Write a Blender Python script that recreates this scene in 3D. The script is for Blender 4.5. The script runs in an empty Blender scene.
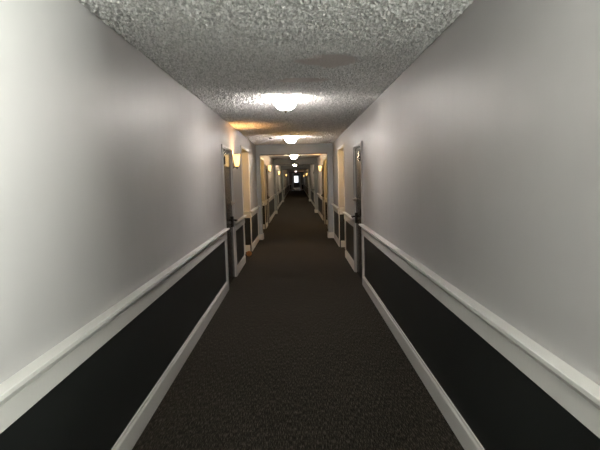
import bpy, bmesh, math, random
import numpy as np
from mathutils import Vector, Matrix
random.seed(7)
PI = math.pi
scene = bpy.context.scene
COL = scene.collection

# ------------------------------------------------------------------ camera
PITCH, ROLL, YAW = 0.10311, -0.02637, 0.00437
cam_d = bpy.data.cameras.new('camera')
cam = bpy.data.objects.new('camera', cam_d)
COL.objects.link(cam)
cam_d.sensor_fit = 'HORIZONTAL'
cam_d.sensor_width = 36.0
cam_d.lens = 450.0 / 600.0 * 36.0
cam_d.clip_start = 0.02
cam_d.clip_end = 200
fwd = Vector((math.sin(YAW)*math.cos(PITCH), math.cos(YAW)*math.cos(PITCH), -math.sin(PITCH)))
right = Vector((math.cos(YAW), -math.sin(YAW), 0))
up = right.cross(fwd)
r2 = math.cos(ROLL)*right + math.sin(ROLL)*up
u2 = -math.sin(ROLL)*right + math.cos(ROLL)*up
M = Matrix((r2, u2, -fwd)).transposed().to_4x4()
M.translation = Vector((0, 0, 1.56))
cam.matrix_world = M
scene.camera = cam

# ------------------------------------------------------------------ world and exposure
w = bpy.data.worlds.new('world')
scene.world = w
w.use_nodes = True
w.node_tree.nodes['Background'].inputs['Color'].default_value = (0.93, 0.97, 1.0, 1)
w.node_tree.nodes['Background'].inputs['Strength'].default_value = 2.0
scene.view_settings.view_transform = 'Standard'
scene.view_settings.look = 'None'
scene.view_settings.gamma = 1.0
scene.view_settings.exposure = 0.0
scene.view_settings.use_curve_mapping = False

# lamp settings: ceiling bowls, corridor sconces, the added neutral sconce beside the camera
BOWL_STRENGTH = 106.0
BOWL_INNER = 60.0
BOWL_LAMP_W = 15.0
ALCOVE_SHADE = 95.0
ALCOVE_W = 10.0
BOWL_COLOR = (1.0, 0.945, 0.885)
NEAR_BOWL = 14.0
SCONCE_W = 26.0
SCONCE_COLOR = (1.0, 0.50, 0.17)
SHADE_STRENGTH = 2.8
UP_W = 58.0
DAY_COLOR = (0.95, 1.0, 0.91)
DAY_W = 500.0

# added area light at an unseen side window, brightens the upper left wall
day_d = bpy.data.lights.new('added_side_light', 'AREA')
day_d.shape = 'RECTANGLE'; day_d.size = 1.0; day_d.size_y = 0.60
day_d.energy = DAY_W; day_d.color = DAY_COLOR
day = bpy.data.objects.new('added_side_light', day_d)
COL.objects.link(day)
day.location = (1.84, -0.30, 1.92)
day.rotation_euler = (0, PI/2, 0)      # shines along -x
day.rotation_euler = Vector((-1, 0, 0)).to_track_quat('-Z', 'Z').to_euler()

# ------------------------------------------------------------------ materials
def new_mat(name):
    m = bpy.data.materials.new(name)
    m.use_nodes = True
    nt = m.node_tree
    return m, nt, nt.nodes['Principled BSDF']

def noise(nt, scale, detail=3, rough=0.5, stretch=None):
    tc = nt.nodes.new('ShaderNodeTexCoord')
    mp = nt.nodes.new('ShaderNodeMapping')
    if stretch: mp.inputs['Scale'].default_value = stretch
    n = nt.nodes.new('ShaderNodeTexNoise')
    n.inputs['Scale'].default_value = scale
    n.inputs['Detail'].default_value = detail
    n.inputs['Roughness'].default_value = rough
    nt.links.new(tc.outputs['Object'], mp.inputs['Vector'])
    nt.links.new(mp.outputs['Vector'], n.inputs['Vector'])
    return n

def ramp(nt, src, stops):
    r = nt.nodes.new('ShaderNodeValToRGB')
    e = r.color_ramp.elements
    e[0].position, e[0].color = stops[0][0], (*stops[0][1], 1)
    e[1].position, e[1].color = stops[-1][0], (*stops[-1][1], 1)
    for p, c in stops[1:-1]:
        x = e.new(p); x.color = (*c, 1)
    nt.links.new(src, r.inputs['Fac'])
    return r

def bump(nt, src, bsdf, strength, dist):
    b = nt.nodes.new('ShaderNodeBump')
    b.inputs['Strength'].default_value = strength
    b.inputs['Distance'].default_value = dist
    nt.links.new(src, b.inputs['Height'])
    nt.links.new(b.outputs['Normal'], bsdf.inputs['Normal'])
    return b

def paint(name, c, rough, var=0.03, bscale=160, bstr=0.12, streak=False):
    m, nt, b = new_mat(name)
    n = noise(nt, 3.0, 4)
    r = ramp(nt, n.outputs['Fac'], [(0.3, tuple(x*(1-var) for x in c)), (0.7, tuple(min(1, x*(1+var)) for x in c))])
    nt.links.new(r.outputs['Color'], b.inputs['Base Color'])
    b.inputs['Roughness'].default_value = rough
    if streak:      # roller marks: the gloss varies in tall narrow bands
        s = noise(nt, 1.0, 3, 0.6, (5, 5, 0.5))
        mr = nt.nodes.new('ShaderNodeMapRange')
        mr.inputs['To Min'].default_value = rough-0.07
        mr.inputs['To Max'].default_value = rough+0.07
        nt.links.new(s.outputs['Fac'], mr.inputs['Value'])
        nt.links.new(mr.outputs['Result'], b.inputs['Roughness'])
    n2 = noise(nt, bscale, 2)
    bump(nt, n2.outputs['Fac'], b, bstr, 0.002)
    return m

WALL = paint('wall paint', (0.41, 0.398, 0.396), 0.47, 0.02, streak=True)
DARKWALL = paint('charcoal wainscot paint', (0.0095, 0.0112, 0.0110), 0.50, 0.08)
HEADPAINT = paint('grey blue header paint', (0.36, 0.38, 0.395), 0.5, 0.03)
TRIM = paint('white trim paint', (0.66, 0.645, 0.62), 0.38, 0.02, 60, 0.05)
def matte(m, spec):
    m.node_tree.nodes['Principled BSDF'].inputs['Specular IOR Level'].default_value = spec
DOORP = paint('taupe door paint', (0.034, 0.028, 0.024), 0.22, 0.06, 40, 0.04)
matte(DOORP, 0.40)
BLACKTRIM = paint('black strip', (0.02, 0.02, 0.02), 0.5)

def metal(name, c, rough, met=1.0):
    m, nt, b = new_mat(name)
    n = noise(nt, 80, 2)
    r = ramp(nt, n.outputs['Fac'], [(0.3, tuple(x*0.85 for x in c)), (0.7, c)])
    nt.links.new(r.outputs['Color'], b.inputs['Base Color'])
    b.inputs['Metallic'].default_value = met
    b.inputs['Roughness'].default_value = rough
    return m
BLACKMETAL = metal('black metal', (0.012, 0.011, 0.010), 0.45, 0.3)
BRONZE = metal('dark bronze', (0.05, 0.035, 0.025), 0.4, 0.8)
NICKEL = metal('satin nickel', (0.55, 0.50, 0.44), 0.3)
STEEL = metal('kick plate steel', (0.75, 0.74, 0.72), 0.25)
WHITEMETAL = metal('white enamel', (0.75, 0.73, 0.70), 0.4, 0.0)

def glow(name, c, strength, base=(0.8, 0.78, 0.72)):
    m, nt, b = new_mat(name)
    n = noise(nt, 14, 4, 0.6)
    r = ramp(nt, n.outputs['Fac'], [(0.3, tuple(x*0.82 for x in c)), (0.7, c)])
    nt.links.new(r.outputs['Color'], b.inputs['Emission Color'])
    b.inputs['Emission Strength'].default_value = strength
    b.inputs['Base Color'].default_value = (*base, 1)
    b.inputs['Roughness'].default_value = 0.25
    return m
BOWL = glow('lit alabaster glass', BOWL_COLOR, BOWL_STRENGTH)
BOWLIN = glow('lit bowl inside', BOWL_COLOR, BOWL_INNER)
WARMBOWL = glow('lit warm glass', (1.0, 0.83, 0.60), 115.0)
WARMBOWLIN = glow('lit warm bowl inside', (1.0, 0.78, 0.50), 100.0)
NEARBOWL = glow('bright bowl glass', (0.98, 1.0, 0.94), NEAR_BOWL)
NEARBOWLIN = glow('bright bowl inside', (0.98, 1.0, 0.94), NEAR_BOWL*1.6)
OFFBOWL = glow('faint glass', (1.0, 0.86, 0.72), 5.0)
SHADE = glow('lit amber glass', (1.0, 0.62, 0.20), SHADE_STRENGTH)
UPSHADE = glow('lit white glass', DAY_COLOR, 4.0)
ALCSHADE = glow('strong lit amber glass', (1.0, 0.56, 0.13), ALCOVE_SHADE)
CASING = paint('shade toned casing paint', (0.50, 0.485, 0.475), 0.42, 0.02, 60, 0.05)  # darker than the trim white: dimmer light on the casing put into its colour
BULB = glow('lamp bulb', (1.0, 0.62, 0.28), 12.0)

# popcorn ceiling with a smoother, browner patched area
def ceiling_material():
    m, nt, b = new_mat('popcorn ceiling')
    tc = nt.nodes.new('ShaderNodeTexCoord')
    n1 = noise(nt, 62, 3, 0.55)
    v = nt.nodes.new('ShaderNodeTexVoronoi'); v.inputs['Scale'].default_value = 75
    nt.links.new(tc.outputs['Object'], v.inputs['Vector'])
    sub = nt.nodes.new('ShaderNodeMath'); sub.operation = 'SUBTRACT'
    nt.links.new(n1.outputs['Fac'], sub.inputs[0]); nt.links.new(v.outputs['Distance'], sub.inputs[1])
    # patch mask: two soft-edged blots at fixed places
    wob = noise(nt, 5.0, 3)
    def blot(cx, cy, sx, sy):
        mp = nt.nodes.new('ShaderNodeVectorMath'); mp.operation = 'SUBTRACT'
        mp.inputs[1].default_value = (cx, cy, 2.44)
        nt.links.new(tc.outputs['Object'], mp.inputs[0])
        sc = nt.nodes.new('ShaderNodeVectorMath'); sc.operation = 'MULTIPLY'
        sc.inputs[1].default_value = (1/sx, 1/sy, 0)
        nt.links.new(mp.outputs['Vector'], sc.inputs[0])
        ln = nt.nodes.new('ShaderNodeVectorMath'); ln.operation = 'LENGTH'
        nt.links.new(sc.outputs['Vector'], ln.inputs[0])
        ad = nt.nodes.new('ShaderNodeMath'); ad.operation = 'ADD'
        nt.links.new(ln.outputs['Value'], ad.inputs[0]); nt.links.new(wob.outputs['Fac'], ad.inputs[1])
        mr = nt.nodes.new('ShaderNodeMapRange')
        mr.inputs['From Min'].default_value = 1.22; mr.inputs['From Max'].default_value = 1.42
        mr.inputs['To Min'].default_value = 1; mr.inputs['To Max'].default_value = 0
        nt.links.new(ad.outputs['Value'], mr.inputs['Value'])
        return mr
    a = blot(0.28, 3.52, 0.27, 0.20); c = blot(0.08, 4.15, 0.28, 0.12)
    mx = nt.nodes.new('ShaderNodeMath'); mx.operation = 'MAXIMUM'
    nt.links.new(a.outputs['Result'], mx.inputs[0]); nt.links.new(c.outputs['Result'], mx.inputs[1])
    inv = nt.nodes.new('ShaderNodeMapRange')
    inv.inputs['To Min'].default_value = 1.0; inv.inputs['To Max'].default_value = 0.25
    nt.links.new(mx.outputs['Value'], inv.inputs['Value'])
    hm = nt.nodes.new('ShaderNodeMath'); hm.operation = 'MULTIPLY'
    nt.links.new(sub.outputs['Value'], hm.inputs[0]); nt.links.new(inv.outputs['Result'], hm.inputs[1])
    # relief shading painted into the colour: lighter granule tips, darker hollows
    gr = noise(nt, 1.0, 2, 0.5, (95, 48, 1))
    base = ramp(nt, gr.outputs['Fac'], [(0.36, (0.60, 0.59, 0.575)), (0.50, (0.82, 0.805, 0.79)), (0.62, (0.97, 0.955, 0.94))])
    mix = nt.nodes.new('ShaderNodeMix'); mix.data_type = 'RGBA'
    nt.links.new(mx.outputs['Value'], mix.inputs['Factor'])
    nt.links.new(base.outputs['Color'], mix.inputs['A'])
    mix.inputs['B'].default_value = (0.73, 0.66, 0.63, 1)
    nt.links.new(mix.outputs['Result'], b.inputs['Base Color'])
    b.inputs['Roughness'].default_value = 0.9
    bump(nt, hm.outputs['Value'], b, 0.35, 0.01)
    return m
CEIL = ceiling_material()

def carpet_material():
    m, nt, b = new_mat('dark flecked carpet')
    n1 = noise(nt, 1.0, 3, 0.65, (230, 20, 1))
    n2 = noise(nt, 1.0, 2, 0.6, (60, 60, 1))
    n3 = noise(nt, 0.9, 3, 0.5)
    add = nt.nodes.new('ShaderNodeMath'); add.operation = 'MULTIPLY_ADD'
    add.inputs[1].default_value = 0.16
    nt.links.new(n2.outputs['Fac'], add.inputs[0]); nt.links.new(n1.outputs['Fac'], add.inputs[2])
    r = ramp(nt, add.outputs['Value'], [(0.42, (0.0017, 0.0015, 0.0012)), (0.58, (0.0085, 0.0073, 0.006)), (0.74, (0.080, 0.068, 0.055))])
    mix = nt.nodes.new('ShaderNodeMix'); mix.data_type = 'RGBA'; mix.blend_type = 'MULTIPLY'
    mix.inputs['Factor'].default_value = 1
    r3 = ramp(nt, n3.outputs['Fac'], [(0.3, (0.85, 0.85, 0.85)), (0.7, (1.1, 1.08, 1.05))])
    nt.links.new(r.outputs['Color'], mix.inputs['A']); nt.links.new(r3.outputs['Color'], mix.inputs['B'])
    nt.links.new(mix.outputs['Result'], b.inputs['Base Color'])
    b.inputs['Roughness'].default_value = 1.0
    b.inputs['Specular IOR Level'].default_value = 0.1
    b.inputs['Sheen Weight'].default_value = 0.08
    b.inputs['Sheen Roughness'].default_value = 0.6
    b.inputs['Sheen Tint'].default_value = (0.5, 0.42, 0.34, 1)
    bump(nt, n1.outputs['Fac'], b, 0.6, 0.006)
    return m
CARPET = carpet_material()

def glass_material():
    m = bpy.data.materials.new('clear pane glass')
    m.use_nodes = True
    nt = m.node_tree
    b = nt.nodes['Principled BSDF']
    b.inputs['Transmission Weight'].default_value = 1.0
    b.inputs['Roughness'].default_value = 0.0
    b.inputs['IOR'].default_value = 1.05
    return m
GLASS = glass_material()
def roll_mat(name, a, c):
    m, nt, b = new_mat(name)
    n = noise(nt, 60, 3)
    r = ramp(nt, n.outputs['Fac'], [(0.3, a), (0.7, c)])
    nt.links.new(r.outputs['Color'], b.inputs['Base Color'])
    b.inputs['Roughness'].default_value = 0.6
    return m
ORANGE = roll_mat('orange brown rubber', (0.42, 0.18, 0.06), (0.58, 0.28, 0.10))
ROLLCORE = roll_mat('brown core', (0.13, 0.06, 0.025), (0.2, 0.09, 0.04))

# ------------------------------------------------------------------ mesh helpers
def box(bm, x0, x1, y0, y1, z0, z1, mi=0, bev=0.0):
    x0, x1 = min(x0, x1), max(x0, x1); y0, y1 = min(y0, y1), max(y0, y1); z0, z1 = min(z0, z1), max(z0, z1)
    vs = [bm.verts.new((x, y, z)) for z in (z0, z1) for y in (y0, y1) for x in (x0, x1)]
    fs = []
    for q in ((0, 2, 3, 1), (4, 5, 7, 6), (0, 1, 5, 4), (2, 6, 7, 3), (0, 4, 6, 2), (1, 3, 7, 5)):
        f = bm.faces.new([vs[i] for i in q]); f.material_index = mi; fs.append(f)
    if bev > 0:
        es = list({e for f in fs for e in f.edges})
        bmesh.ops.bevel(bm, geom=es, offset=bev, segments=2, affect='EDGES', profile=0.5)

def extrude_profile(bm, prof, path_a, path_b, out, mi=0):
    """prof: list of (d, z) - d along OUT from the wall face; swept from path_a to path_b (2D points on the wall face)."""
    ra = [bm.verts.new((path_a[0]+out[0]*d, path_a[1]+out[1]*d, z)) for d, z in prof]
    rb = [bm.verts.new((path_b[0]+out[0]*d, path_b[1]+out[1]*d, z)) for d, z in prof]
    n = len(prof)
    for i in range(n):
        j = (i+1) % n
        bm.faces.new((ra[i], ra[j], rb[j], rb[i])).material_index = mi
    bm.faces.new(ra[::-1]); bm.faces.new(rb)

def lathe(bm, prof, center, axis='Z', seg=32, mi=0, close=False):
    rings = []
    for r, h in prof:
        ring = []
        for k in range(seg):
            a = 2*PI*k/seg
            if axis == 'Z': p = (center[0]+r*math.cos(a), center[1]+r*math.sin(a), center[2]+h)
            elif axis == 'X': p = (center[0]+h, center[1]+r*math.cos(a), center[2]+r*math.sin(a))
            else: p = (center[0]+r*math.cos(a), center[1]+h, center[2]+r*math.sin(a))
            ring.append(bm.verts.new(p))
        rings.append(ring)
    for a, b in zip(rings, rings[1:]):
        for k in range(seg):
            f = bm.faces.new((a[k], a[(k+1) % seg], b[(k+1) % seg], b[k])); f.smooth = True; f.material_index = mi
    for ring in (rings[0], rings[-1]):
        c = sum((v.co for v in ring), Vector())/seg
        if (ring[0].co-c).length > 1e-4:
            bm.faces.new(ring).material_index = mi
    bmesh.ops.remove_doubles(bm, verts=[v for r in rings for v in r], dist=1e-5)

def make(name, bm, mats, parent=None, kind=None, label=None, cat=None, group=None):
    bmesh.ops.recalc_face_normals(bm, faces=bm.faces)
    me = bpy.data.meshes.new(name)
    bm.to_mesh(me); bm.free()
    for m in (mats if isinstance(mats, (list, tuple)) else [mats]):
        me.materials.append(m)
    o = bpy.data.objects.new(name, me)
    COL.objects.link(o)
    if parent is not None: o.parent = parent
    tag(o, label, cat, group, kind)
    return o

def tag(o, label=None, cat=None, group=None, kind=None):
    if label: o['label'] = label
    if cat: o['category'] = cat
    if group: o['group'] = group
    if kind: o['kind'] = kind

def empty(name, loc, label=None, cat=None, group=None, kind=None):
    o = bpy.data.objects.new(name, None)
    o.empty_display_size = 0.05
    COL.objects.link(o)
    o.location = loc
    tag(o, label, cat, group, kind)
    return o

# ------------------------------------------------------------------ plan
XL, XR, H = -1.03, 0.93, 2.44
Y0, Y1 = -5.0, 60.0
TH = 0.14
DOOR_H, ALC_H = 2.03, 2.15
RAIL_TOP = 0.89
# features of each side in order: ('d', y0, y1) door, ('a', y0, y1) alcove
LEFT = [('d', 6.34, 7.20), ('a', 8.52, 9.70), ('a', 12.95, 14.15), ('d', 15.15, 16.01), ('a', 21.6, 22.8),
        ('d', 23.9, 24.76), ('a', 32.2, 33.4), ('d', 36.2, 37.06), ('a', 42.0, 43.2), ('d', 46.0, 46.86), ('a', 51.6, 52.8)]
RIGHT = [('w', -0.86, 0.44), ('d', 6.43, 7.29), ('a', 8.82, 10.0), ('a', 13.9, 15.1), ('d', 15.6, 16.46), ('a', 21.9, 23.1),
         ('d', 24.0, 24.86), ('a', 32.4, 33.6), ('d', 36.0, 36.86), ('a', 42.2, 43.4), ('d', 46.0, 46.86), ('a', 51.8, 53.0)]
HEADERS = [(11.6, 11.85), (20.2, 20.45), (30.4, 30.65)]
HEAD_Z = 2.185
ALC_D = 0.95
WIN_Z = (1.35, 2.29)
BAY_H = 2.36

# ------------------------------------------------------------------ floor and ceiling
bm = bmesh.new(); box(bm, -2.3, 2.2, Y0-0.3, Y1+0.3, -0.1, 0)
make('floor', bm, CARPET, kind='structure', label='dark brown flecked carpet running the length of the corridor', cat='floor')
def popcorn_ceiling():
    # granules are real relief over the stretch near the camera; beyond it the slab is flat with a bump texture
    st, x0, x1, y0, y1 = 0.007, XL, XR, 1.2, 11.6
    nx, ny = int(round((x1-x0)/st))+1, int(round((y1-y0)/st))+1
    rng = np.random.default_rng(3)
    g = rng.standard_normal((ny, nx))
    sm = g.copy()
    for ax in (0, 1):
        sm = 0.17*np.roll(sm, 1, ax)+0.66*sm+0.17*np.roll(sm, -1, ax)
    sm /= sm.std()
    co2 = sm.copy()
    for _ in range(3):
        for ax in (0, 1):
            co2 = 0.25*np.roll(co2, 1, ax)+0.5*co2+0.25*np.roll(co2, -1, ax)
    co2 /= co2.std()
    h = 0.0058*np.clip(sm+0.2, 0, 2.2)+0.0016*np.clip(co2-0.2, 0, 2.2)
    xs = np.linspace(x0, x1, nx); ys = np.linspace(y0, y1, ny)
    X, Y = np.meshgrid(xs, ys)
    def blot(cx, cy, sx, sy):
        r = np.hypot((X-cx)/sx, (Y-cy)/sy)+0.22*np.sin(X*19+Y*7)+0.18*np.sin(Y*23-X*11)
        return np.clip((1.1-r)/0.2, 0, 1)
    m = np.maximum(blot(0.28, 3.52, 0.25, 0.18), blot(0.08, 4.15, 0.27, 0.10))
    h = h*(1-0.8*m)
    h[0, :] = h[-1, :] = 0; h[:, 0] = h[:, -1] = 0
    co = np.stack([X, Y, H-h], -1).reshape(-1, 3)
    i = (np.arange(ny-1)[:, None]*nx+np.arange(nx-1)[None, :]).ravel()
    quads = np.stack([i, i+nx, i+nx+1, i+1], 1)
    bm = bmesh.new()
    box(bm, -1.25, 1.15, Y0-0.3, y0, H, H+0.12); box(bm, -1.25, 1.15, y1, Y1+0.3, H, H+0.12)
    box(bm, -1.25, 1.15, y0, y1, H+0.02, H+0.12); box(bm, -1.25, x0, y0, y1, H, H+0.02); box(bm, x1, 1.15, y0, y1, H, H+0.02)
    bmesh.ops.recalc_face_normals(bm, faces=bm.faces)
    bm.verts.index_update()
    bc = np.array([v.co for v in bm.verts]); bq = np.array([[v.index for v in f.verts] for f in bm.faces])
    bm.free()
    me = bpy.data.meshes.new('ceiling')
    me.from_pydata(np.concatenate([co, bc]).tolist(), [], np.concatenate([quads, bq+len(co)]).tolist())
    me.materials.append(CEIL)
    o = bpy.data.objects.new('ceiling', me); COL.objects.link(o)
    return o
tag(popcorn_ceiling(), kind='structure', label='grey popcorn textured corridor ceiling with a brownish patch', cat='ceiling')

# ------------------------------------------------------------------ side walls
def wall_box(bm, x0, x1, y0, y1, z0=0.0, z1=H):
    """light paint above the rail, charcoal paint below it"""
    if z0 < 0.8 < z1:
        box(bm, x0, x1, y0, y1, z0, 0.8, 1); box(bm, x0, x1, y0, y1, 0.8, z1, 0)
    else:
        box(bm, x0, x1, y0, y1, z0, z1, 0 if z0 >= 0.8 else 1)

RAILP = [(0, 0.74), (0.020, 0.74), (0.022, 0.742), (0.022, 0.830), (0.004, 0.832), (0.004, 0.870), (0.058, 0.870), (0.060, 0.872), (0.060, 0.888), (0.058, 0.89), (0, 0.89)]
BASEP = [(0, 0), (0.018, 0), (0.018, 0.118), (0.015, 0.126), (0.009, 0.132), (0.007, 0.146), (0, 0.148)]
trim_no = [0]
def side(name, x, s, feats, words):
    """s = +1: the wall body lies at -x (left wall), -1: at +x."""
    o = -s                                       # direction into the wall body
    bm = bmesh.new(); bb = bmesh.new()
    y = Y0
    spans = []
    for t, a, b in feats:
        ALC_H = BAY_H if t == 'w' else 2.15
        spans.append((y, a)); y = b
        if t == 'd':
            wall_box(bm, x, x+o*TH, a, b, DOOR_H, H)
        else:
            wall_box(bm, x, x+o*TH, a, b, ALC_H, H)
            if t == 'w': wall_box(bm, x, x+o*TH, a, b, 0, 1.74)      # added half wall, unseen, cuts the side light low on the left wall
            xb = x+o*ALC_D
            wall_box(bm, x+o*TH, xb+o*0.1, a-0.1, a); wall_box(bm, x+o*TH, xb+o*0.1, b, b+0.1)
            if t == 'w':
                wall_box(bm, xb, xb+o*0.1, a, b, 0, WIN_Z[0]); box(bm, xb, xb+o*0.1, a, b, WIN_Z[1], ALC_H, 0)
            else:
                wall_box(bm, xb, xb+o*0.1, a, b)
            box(bm, x+o*TH, xb+o*0.1, a-0.1, b+0.1, ALC_H, ALC_H+0.1, 0)
    spans.append((y, Y1))
    for a, b in spans:
        wall_box(bm, x, x+o*TH, a, b)
        extrude_profile(bb, BASEP, (x, a+(0.05 if a > Y0 else 0)), (x, b-0.05), (s, 0))
    make(name, bm, [WALL, DARKWALL], kind='structure', label=f'{words} corridor wall, pale grey above a charcoal wainscot', cat='wall')
    # base and rail inside the alcoves
    for t, a, b in feats:
        if t in 'aw':
            xb = x+o*ALC_D
            extrude_profile(bb, BASEP, (x+o*0.02, b), (xb, b), (0, -1))
            extrude_profile(bb, BASEP, (x+o*0.02, a), (xb, a), (0, 1))
            extrude_profile(bb, BASEP, (xb if t == 'a' else x, a), (xb if t == 'a' else x, b), (s, 0))
    make('baseboard_'+('left' if s > 0 else 'right'), bb, TRIM, kind='structure', label=f'white baseboard along the {words} wall', cat='baseboard')
    # chair rail, stiles: one trim object to each run of wall
    def runs():
        for (a, b) in spans:
            cuts = [a] + [v for h in HEADERS for v in h if a < v < b] + [b]
            for i in range(0, len(cuts)-1, 2):
                yield cuts[i], cuts[i+1], (i == 0), (i+2 >= len(cuts))
    for a, b, _, _ in runs():
        trim_no[0] += 1
        tb = bmesh.new()
        la, lb = a+(0.005 if a > Y0 else 0), b-0.005
        extrude_profile(tb, RAILP, (x, la), (x, lb), (s, 0))
        if a > Y0: box(tb, x, x+s*0.013, a+0.0, a+0.11, 0.148, 0.742)
        if b < Y1: box(tb, x, x+s*0.013, b-0.11, b-0.0, 0.148, 0.742)
        make(f'trim_{trim_no[0]}', tb, TRIM, kind='structure', label=f'white chair rail and wainscot frame on the {words} wall', cat='trim')
    for t, a, b in feats:
        trim_no[0] += 1
        tb = bmesh.new()
        h = DOOR_H if t == 'd' else (BAY_H if t == 'w' else 2.15)
        if t in 'aw':
            xb = x+o*ALC_D
            extrude_profile(tb, RAILP, (x+o*0.005, b), (xb, b), (0, -1))
            extrude_profile(tb, RAILP, (x+o*0.005, a), (xb, a), (0, 1))
            extrude_profile(tb, RAILP, (xb, a), (xb, b), (s, 0))
            if t == 'w': extrude_profile(tb, RAILP, (x, a), (x, b), (s, 0))
            # thin corner beads round the opening
            for yy in (a, b):
                box(tb, x, x+s*0.014, yy-0.0, yy+(-0.05 if yy == a else (0.10 if t == 'a' else 0.05)), (RAIL_TOP if t == 'a' else 1.74), h+0.05)
            box(tb, x, x+s*0.014, a, b, h, h+0.05)
            make(f'trim_{trim_no[0]}', tb, TRIM, kind='structure', label=f'white casing and rail of an alcove in the {words} wall', cat='trim')
        else:
            tb.free()
side('wall_left', XL, 1, LEFT, 'left')
side('wall_right', XR, -1, RIGHT, 'right')

# headers with their jambs
for i, (a, b) in enumerate(HEADERS):
    bm = bmesh.new()
    jl, jr = XL+0.10, XR-0.14
    box(bm, XL, XR, a, b, HEAD_Z, H)
    box(bm, XL, jl, a, b, 0, HEAD_Z)
    box(bm, jr, XR, a, b, 0, HEAD_Z)
    make('wall_header' + ('' if i == 0 else f'.{i:03d}'), bm, HEADPAINT, kind='structure',
         label='grey header wall with side jambs framing the corridor opening', cat='wall')
    tb = bmesh.new(); box(tb, jl, jr, a-0.006, a+0.02, HEAD_Z-0.014, HEAD_Z+0.002)
    trim_no[0] += 1
    make(f'trim_{trim_no[0]}', tb, BLACKTRIM, kind='structure', label='thin black strip under the front edge of the header', cat='trim')
    bb = bmesh.new()
    for jx, ox, s in ((jl, XL, 1), (jr, XR, -1)):
        extrude_profile(bb, BASEP, (jx, a-0.012), (jx, b+0.012), (s, 0))
        extrude_profile(bb, BASEP, (ox, a), (jx+s*0.012, a), (0, -1))
        extrude_profile(bb, BASEP, (ox, b), (jx+s*0.012, b), (0, 1))
    trim_no[0] += 1
    make(f'trim_{trim_no[0]}', bb, TRIM, kind='structure', label='white baseboard wrapped round the two jambs of the header', cat='trim')

# end walls
bm = bmesh.new()
ED = (-0.52, 0.40)
wall_box(bm, -1.2, ED[0], Y1, Y1+TH); wall_box(bm, ED[1], 1.1, Y1, Y1+TH); wall_box(bm, ED[0], ED[1], Y1, Y1+TH, 2.12, H)
make('wall_end', bm, [WALL, DARKWALL], kind='structure', label='far end wall of the corridor around the glazed door', cat='wall')
bm = bmesh.new(); wall_box(bm, -1.2, 1.1, Y0-TH, Y0)
make('wall_back', bm, [WALL, DARKWALL], kind='structure', label='wall closing the corridor behind the camera', cat='wall')
trim_no[0] += 1
tb = bmesh.new()
for a, b in ((XL, ED[0]-0.13), (ED[1]+0.13, XR)):
    extrude_profile(tb, RAILP, (a, Y1), (b, Y1), (0, -1))
    extrude_profile(tb, BASEP, (a, Y1), (b, Y1), (0, -1))
    for xx in (a, b-0.1): box(tb, xx, xx+0.1, Y1-0.012, Y1, 0.148, 0.742)
make(f'trim_{trim_no[0]}', tb, TRIM, kind='structure', label='white rail and base on the far end wall', cat='trim')

# ------------------------------------------------------------------ doors (door_1 nearest left)
door_no = [0]
def corridor_door(x, s, a, b, label):
    door_no[0] += 1
    d = empty(f'door_{door_no[0]}', (x, (a+b)/2, 0), label, 'door', None, 'structure')
    T = lambda p: (p[0]-x, p[1]-(a+b)/2, p[2])
    def part(name, bm, m, parent=d):
        bmesh.ops.translate(bm, verts=bm.verts, vec=(-x, -(a+b)/2, 0))
        return make(name, bm, m, parent)
    # leaf, set a little behind the wall face
    bm = bmesh.new()
    box(bm, x-s*0.012, x-s*0.055, a+0.016, b-0.016, 0.008, DOOR_H-0.016, 0, 0.002)
    leaf = part('door_leaf', bm, DOORP)
    # frame: jamb linings with backing, casing boards on the wall face
    bm = bmesh.new()
    box(bm, x, x-s*TH, a, a+0.012, 0, DOOR_H); box(bm, x, x-s*TH, b-0.012, b, 0, DOOR_H); box(bm, x, x-s*TH, a+0.012, b-0.012, DOOR_H-0.012, DOOR_H)
    box(bm, x-s*0.060, x-s*TH, a+0.012, b-0.012, 0, DOOR_H-0.012)
    part('door_frame', bm, TRIM)
    bm = bmesh.new()
    cw = 0.055
    box(bm, x, x+s*0.018, a-cw, a+0.004, 0, DOOR_H+0.03, 0, 0.003)
    box(bm, x, x+s*0.018, b-0.004, b+0.03, 0, DOOR_H+0.03, 0, 0.003)
    box(bm, x, x+s*0.018, a+0.004, b-0.004, DOOR_H-0.004, DOOR_H+0.03, 0, 0.003)
    part('door_casing', bm, CASING)
    for z in (0.25, 1.05, 1.84):
        bm = bmesh.new()
        lathe(bm, [(0.009, -0.055), (0.0125, -0.052), (0.0125, 0.052), (0.009, 0.055)], (x+s*0.026, a+0.020, z), 'Z', 12)
        box(bm, x-s*0.012, x+s*0.026, a+0.016, a+0.026, z-0.052, z+0.052)
        part('hinge', bm, BLACKMETAL)
    # deadbolt with nickel rose and thumb turn
    yk = b-0.085
    bm = bmesh.new()
    lathe(bm, [(0.034, 0), (0.034, 0.010), (0.026, 0.022), (0.018, 0.026), (0.017, 0.045), (0.02, 0.05), (0.012, 0.056)], (x-s*0.012, yk, 1.20), 'X', 20)
    if s < 0:
        for v in bm.verts: v.co.x = 2*(x-s*0.012)-v.co.x
    part('deadbolt', bm, NICKEL)
    bm = bmesh.new()
    box(bm, x-s*0.012, x+s*0.010, yk-0.032, yk+0.032, 0.82, 0.99, 0, 0.008)
    hp = part('handle', bm, BLACKMETAL)
    bm = bmesh.new()
    lathe(bm, [(0.013, 0), (0.013, 0.06)], (x+s*0.008 if s > 0 else x-0.068, yk, 0.93), 'X', 14)
    box(bm, x+s*0.052, x+s*0.072, yk-0.125, yk+0.016, 0.918, 0.942, 0, 0.006)
    l = part('lever', bm, BLACKMETAL, hp)
    return d

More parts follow.
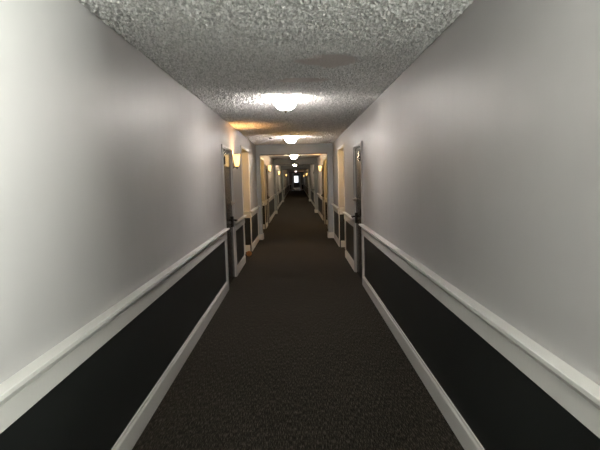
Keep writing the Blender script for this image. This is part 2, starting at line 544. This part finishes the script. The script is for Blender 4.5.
dl = {}
names_l = ['nearest', 'second', 'third', 'fourth', 'farthest']
for sd, x, s, feats in (('left', XL, 1, LEFT), ('right', XR, -1, RIGHT)):
    k = 0
    for t, a, b in feats:
        if t == 'd':
            corridor_door(x, s, a, b, f'dark taupe flush door with black hinges, {names_l[k]} in the {sd} wall')
            k += 1

# far end door with window
d = empty('door_11', (0, Y1, 0), 'dark door with a bright window at the far end of the corridor', 'door', None, 'structure')
def epart(name, bm, m, parent=d, label=None):
    bmesh.ops.translate(bm, verts=bm.verts, vec=(0, -Y1, 0))
    return make(name, bm, m, parent, label=label)
WX = (-0.35, 0.19); WZ = (1.03, 1.90)
bm = bmesh.new()
ya, yb = Y1+0.03, Y1+0.075
box(bm, ED[0]+0.02, WX[0], ya, yb, 0.01, 2.10); box(bm, WX[1], ED[1]-0.02, ya, yb, 0.01, 2.10)
box(bm, WX[0], WX[1], ya, yb, 0.01, WZ[0]); box(bm, WX[0], WX[1], ya, yb, WZ[1], 2.10)
leaf = epart('door_leaf', bm, DOORP)
bm = bmesh.new()
for x0, x1, z0, z1 in ((WX[0]-0.03, WX[0], WZ[0]-0.03, WZ[1]+0.03), (WX[1], WX[1]+0.03, WZ[0]-0.03, WZ[1]+0.03), (WX[0], WX[1], WZ[0]-0.03, WZ[0]), (WX[0], WX[1], WZ[1], WZ[1]+0.03)):
    box(bm, x0, x1, ya-0.012, ya, z0, z1)
bd = epart('window_bead', bm, DOORP, leaf)
bm = bmesh.new(); box(bm, WX[0], WX[1], Y1+0.05, Y1+0.056, WZ[0], WZ[1])
epart('window_pane', bm, GLASS, leaf, 'clear glass pane showing bright daylight')
bm = bmesh.new(); box(bm, ED[0]+0.05, ED[1]-0.05, ya-0.004, ya, 0.10, 0.36, 0, 0.001)
epart('kick_plate', bm, STEEL, leaf, 'shiny steel kick plate')
bm = bmesh.new(); box(bm, ED[0]+0.06, ED[1]-0.06, ya-0.07, ya-0.03, 0.98, 1.01, 0, 0.008)
box(bm, ED[0]+0.08, ED[0]+0.13, ya-0.05, ya, 0.96, 1.03); box(bm, ED[1]-0.13, ED[1]-0.08, ya-0.05, ya, 0.96, 1.03)
epart('push_bar', bm, BLACKMETAL, leaf)
bm = bmesh.new()
for x0, x1 in ((ED[0], ED[0]+0.018), (ED[1]-0.018, ED[1])): box(bm, x0, x1, Y1-0.001, Y1+TH, 0, 2.12)
box(bm, ED[0]+0.018, ED[1]-0.018, Y1-0.001, Y1+TH, 2.102, 2.12)
epart('door_frame', bm, BLACKTRIM)
bm = bmesh.new()
box(bm, ED[0]-0.13, ED[0], Y1-0.02, Y1, 0, 2.25, 0, 0.004); box(bm, ED[1], ED[1]+0.13, Y1-0.02, Y1, 0, 2.25, 0, 0.004); box(bm, ED[0], ED[1], Y1-0.02, Y1, 2.12, 2.25, 0, 0.004)
epart('door_casing', bm, TRIM)

# ------------------------------------------------------------------ ceiling bowl lights
def ceiling_light():
    root = empty('ceiling_light', (0, 0, H))
    bm = bmesh.new()
    lathe(bm, [(0.055, 0.0), (0.056, -0.005), (0.050, -0.010), (0.012, -0.012), (0.008, -0.030), (0.008, -0.126), (0.001, -0.128)], (0, 0, 0), seg=30)
    make('ceiling_pan', bm, WHITEMETAL, root)
    bm = bmesh.new()
    outer = [(0.128, -0.038), (0.136, -0.040), (0.137, -0.046), (0.130, -0.056), (0.118, -0.070), (0.108, -0.088), (0.098, -0.106), (0.080, -0.124), (0.054, -0.136), (0.028, -0.141), (0.012, -0.142)]
    inner = [(0.012, -0.138), (0.052, -0.131), (0.076, -0.119), (0.093, -0.102), (0.103, -0.085), (0.113, -0.067), (0.122, -0.050), (0.126, -0.042), (0.128, -0.038)]
    lathe(bm, outer, (0, 0, 0), seg=40)
    lathe(bm, inner, (0, 0, 0), seg=40, mi=1)
    bmesh.ops.remove_doubles(bm, verts=bm.verts, dist=1e-5)
    make('glass_bowl', bm, [BOWL, BOWLIN], root, label='glowing white glass bowl')
    bm = bmesh.new()
    lathe(bm, [(0.002, -0.138), (0.018, -0.140), (0.020, -0.147), (0.012, -0.152), (0.009, -0.158), (0.012, -0.163), (0.008, -0.170), (0.001, -0.173)], (0, 0, 0), seg=20)
    make('finial', bm, BRONZE, root, label='small dark finial under the bowl')
    ld = bpy.data.lights.new('bowl_lamp', 'POINT')
    ld.energy = BOWL_LAMP_W; ld.color = BOWL_COLOR; ld.shadow_soft_size = 0.012
    for a in (0.6, 0.6+PI):         # two bulbs side by side inside the bowl
        lo = bpy.data.objects.new('bowl_lamp', ld); COL.objects.link(lo)
        lo.location = (0.05*math.cos(a), 0.05*math.sin(a), -0.046); lo.parent = root
    return root

def copy_tree(o, parent=None):
    c = o.copy(); COL.objects.link(c)
    if parent is not None: c.parent = parent
    for ch in list(o.children): copy_tree(ch, c)
    return c

proto = ceiling_light()
LIGHTS = [(-0.10, 4.98, 'white glass bowl ceiling light nearest the camera, just beyond the brown ceiling patch'),
          (-0.10, 9.5, 'white glass bowl ceiling light just in front of the first grey header'),
          (-0.09, 17.3, 'white glass bowl ceiling light seen just under the first header'),
          (-0.09, 26.5, 'small distant bowl ceiling light seen just under the second header'),
          (-0.09, 22.0, 'added bowl ceiling light just beyond the second header, almost hidden by it'),
          (-0.09, 34.5, 'added bowl ceiling light beyond the third header, hidden by it'),  # this bowl and the one before are added to lighten the far bays
          (-0.20, 0.35, 'white glass bowl ceiling light directly over the camera position'),
          (-0.09, 52.0, 'farthest faint bowl ceiling light, above the door at the corridor end')]
for i, (x, y, lab) in enumerate(LIGHTS):
    o = proto if i == 0 else copy_tree(proto)
    o.location = (x, y, H)
    if y > 12:           # warmer bulbs further down; the last one is nearly dark
        gb = [c for c in o.children if c.name.startswith('glass_bowl')][0]
        for k, m in enumerate((WARMBOWL, WARMBOWLIN) if y < 50 else (OFFBOWL, OFFBOWL)):
            gb.material_slots[k].link = 'OBJECT'; gb.material_slots[k].material = m
    if y < 1:
        gb = [c for c in o.children if c.name.startswith('glass_bowl')][0]
        for k, m in enumerate((NEARBOWL, NEARBOWLIN)):
            gb.material_slots[k].link = 'OBJECT'; gb.material_slots[k].material = m
    tag(o, lab, 'ceiling light', 'bowl ceiling lights along the corridor')

# ------------------------------------------------------------------ wall sconces
def wall_sconce(shade_mat, watt, colour):
    root = empty('wall_sconce', (0, 0, 0))          # origin: wall face, height of the shade's bottom; +x points into the corridor
    bm = bmesh.new()
    lathe(bm, [(0.048, 0.0), (0.048, 0.006), (0.038, 0.011), (0.012, 0.013)], (0, 0, 0.02), 'X', 24)
    bp = make('backplate', bm, BRONZE, root)
    bm = bmesh.new()
    lathe(bm, [(0.007, 0.0), (0.007, 0.056)], (0.010, 0, 0.0), 'X', 12)
    lathe(bm, [(0.008, -0.006), (0.022, 0.002), (0.022, 0.010), (0.008, 0.012)], (0.066, 0, 0), 'Z', 18)
    make('arm', bm, BRONZE, root)
    bm = bmesh.new()
    outer = [(0.018, 0.010), (0.030, 0.016), (0.038, 0.045), (0.044, 0.085), (0.049, 0.125), (0.053, 0.160), (0.059, 0.192), (0.0615, 0.200)]
    prof = outer + [(0.0575, 0.200), (0.049, 0.160), (0.040, 0.085), (0.034, 0.045), (0.026, 0.019), (0.010, 0.014)]
    lathe(bm, prof, (0.066, 0, 0), 'Z', 32)
    make('glass_shade', bm, shade_mat, root, label='glowing amber glass shade' if shade_mat is SHADE else 'glowing white glass shade')
    bm = bmesh.new()
    lathe(bm, [(0.001, -0.030), (0.009, -0.026), (0.012, -0.018), (0.008, -0.010), (0.012, -0.004), (0.002, 0.0)], (0.066, 0, 0), 'Z', 14)
    make('finial', bm, BRONZE, root, label='dark finial under the shade')
    bm = bmesh.new()
    lathe(bm, [(0.001, 0.012), (0.012, 0.015), (0.013, 0.040), (0.020, 0.060), (0.024, 0.080), (0.020, 0.100), (0.010, 0.112), (0.001, 0.115)], (0.066, 0, 0.0), 'Z', 16)
    make('bulb', bm, BULB, root)
    ld = bpy.data.lights.new('sconce_lamp', 'POINT')
    ld.energy = watt; ld.color = colour; ld.shadow_soft_size = 0.02
    lo = bpy.data.objects.new('sconce_lamp', ld); COL.objects.link(lo)
    lo.location = (0.066, 0, 0.150); lo.parent = root
    return root
sc = wall_sconce(SHADE, SCONCE_W, SCONCE_COLOR)
alc_lamp = bpy.data.lights.new('alcove_lamp', 'POINT')  # lamp of the added sconces, hidden in the alcoves to warm their walls
alc_lamp.energy = ALCOVE_W; alc_lamp.color = (1.0, 0.60, 0.17); alc_lamp.shadow_soft_size = 0.02
SCONCES = [(XL, 7.36, 1.77, 0, 'amber glass wall sconce beside the nearest left door'),
           (XR, 16.75, 1.80, PI, 'yellow glowing wall sconce on the right wall beyond the first header'),
           (XL, 16.3, 1.84, 0, 'pale glowing wall sconce on the left wall beyond the first header'),
           (XL, 25.0, 1.78, 0, 'small distant wall sconce on the left wall beyond the second header'),
           (XL, 42.0, 1.78, 0, 'tiny far wall sconce on the left wall beyond the third header'),
           (XR, 40.0, 1.78, PI, 'tiny far wall sconce on the right wall beyond the third header'),
           (XR, 56.0, 1.74, PI, 'farthest wall sconce, on the right wall close to the end door'),
           (-1.42, 8.52, 1.80, PI/2, 'added amber wall sconce inside the nearest left alcove, out of sight round its near corner'),
           (1.32, 8.82, 1.80, PI/2, 'added amber wall sconce inside the nearest right alcove, out of sight round its near corner'),
           (-1.42, 12.95, 1.80, PI/2, 'added amber wall sconce inside the left alcove just beyond the first header'),
           (1.32, 13.9, 1.80, PI/2, 'added amber wall sconce inside the right alcove just beyond the first header')]
for i, (x, y, z, rz, lab) in enumerate(SCONCES):
    o = sc if i == 0 else copy_tree(sc)
    o.location = (x, y, z)
    if 'alcove' in lab:
        gs = [c for c in o.children if c.name.startswith('glass_shade')][0]
        gs.material_slots[0].link = 'OBJECT'; gs.material_slots[0].material = ALCSHADE
        lp = [c for c in o.children if c.type == 'LIGHT'][0]
        lp.data = alc_lamp; lp.location.z = 0.194
    o.rotation_euler = (0, 0, rz)
    tag(o, lab, 'wall sconce', 'wall sconces along the corridor')

added_up_sconce = wall_sconce(UPSHADE, UP_W, DAY_COLOR)  # added uplight out of view, brightens the near ceiling
added_up_sconce.location = (XR, 0.60, 1.74); added_up_sconce.rotation_euler = (0, 0, PI)
[c for c in added_up_sconce.children if c.type == 'LIGHT'][0].location.z = 0.194
tag(added_up_sconce, 'added white glass wall sconce, unseen, on the right wall beside the camera position', 'wall sconce')

# ------------------------------------------------------------------ added side window behind the camera, unseen
wx = XR+ALC_D
win = empty('added_window_1', (wx, -0.21, WIN_Z[0]), 'added window, unseen, at the back of the bay on the right behind the camera', 'window', None, 'structure')
bm = bmesh.new()
wz = WIN_Z[1]-WIN_Z[0]
for y0, y1, z0, z1 in ((-0.62, -0.57, 0, wz), (0.57, 0.62, 0, wz), (-0.57, 0.57, 0, 0.05), (-0.57, 0.57, wz-0.05, wz), (-0.02, 0.02, 0.05, wz-0.05)):
    box(bm, -0.01, 0.08, y0, y1, z0, z1)
make('window_frame', bm, TRIM, win)
bm = bmesh.new(); box(bm, 0.03, 0.036, -0.57, 0.57, 0.05, wz-0.05)
make('window_pane', bm, GLASS, win)

# ------------------------------------------------------------------ small things
rt = empty('door_stopper', (-1.02, 9.12, 0), 'small round orange-brown stopper on the carpet by the left alcove', 'door stopper')
bm = bmesh.new()
lathe(bm, [(0.022, -0.03), (0.046, -0.03), (0.054, -0.022), (0.055, 0.022), (0.046, 0.03), (0.022, 0.03), (0.022, -0.03)], (0, 0, 0.055), 'Y', 28)
make('outer_ring', bm, ORANGE, rt)
bm = bmesh.new()
lathe(bm, [(0.001, -0.026), (0.010, -0.026), (0.022, -0.022), (0.022, 0.026), (0.001, 0.026)], (0, 0, 0.055), 'Y', 20)
make('core', bm, ROLLCORE, rt, label='darker brown core')

det = empty('smoke_detector', (-0.52, 9.5, H-0.012), 'small white smoke detector on the ceiling left of the second bowl light', 'smoke detector')
bm = bmesh.new()
lathe(bm, [(0.05, 0), (0.05, -0.012), (0.046, -0.016), (0.001, -0.017)], (0, 0, 0), 'Z', 28)
make('base', bm, WHITEMETAL, det)
bm = bmesh.new()
lathe(bm, [(0.036, -0.016), (0.038, -0.024), (0.030, -0.034), (0.001, -0.036)], (0, 0, 0), 'Z', 28)
make('sensor_cap', bm, BLACKTRIM, det, label='dark vented cap')
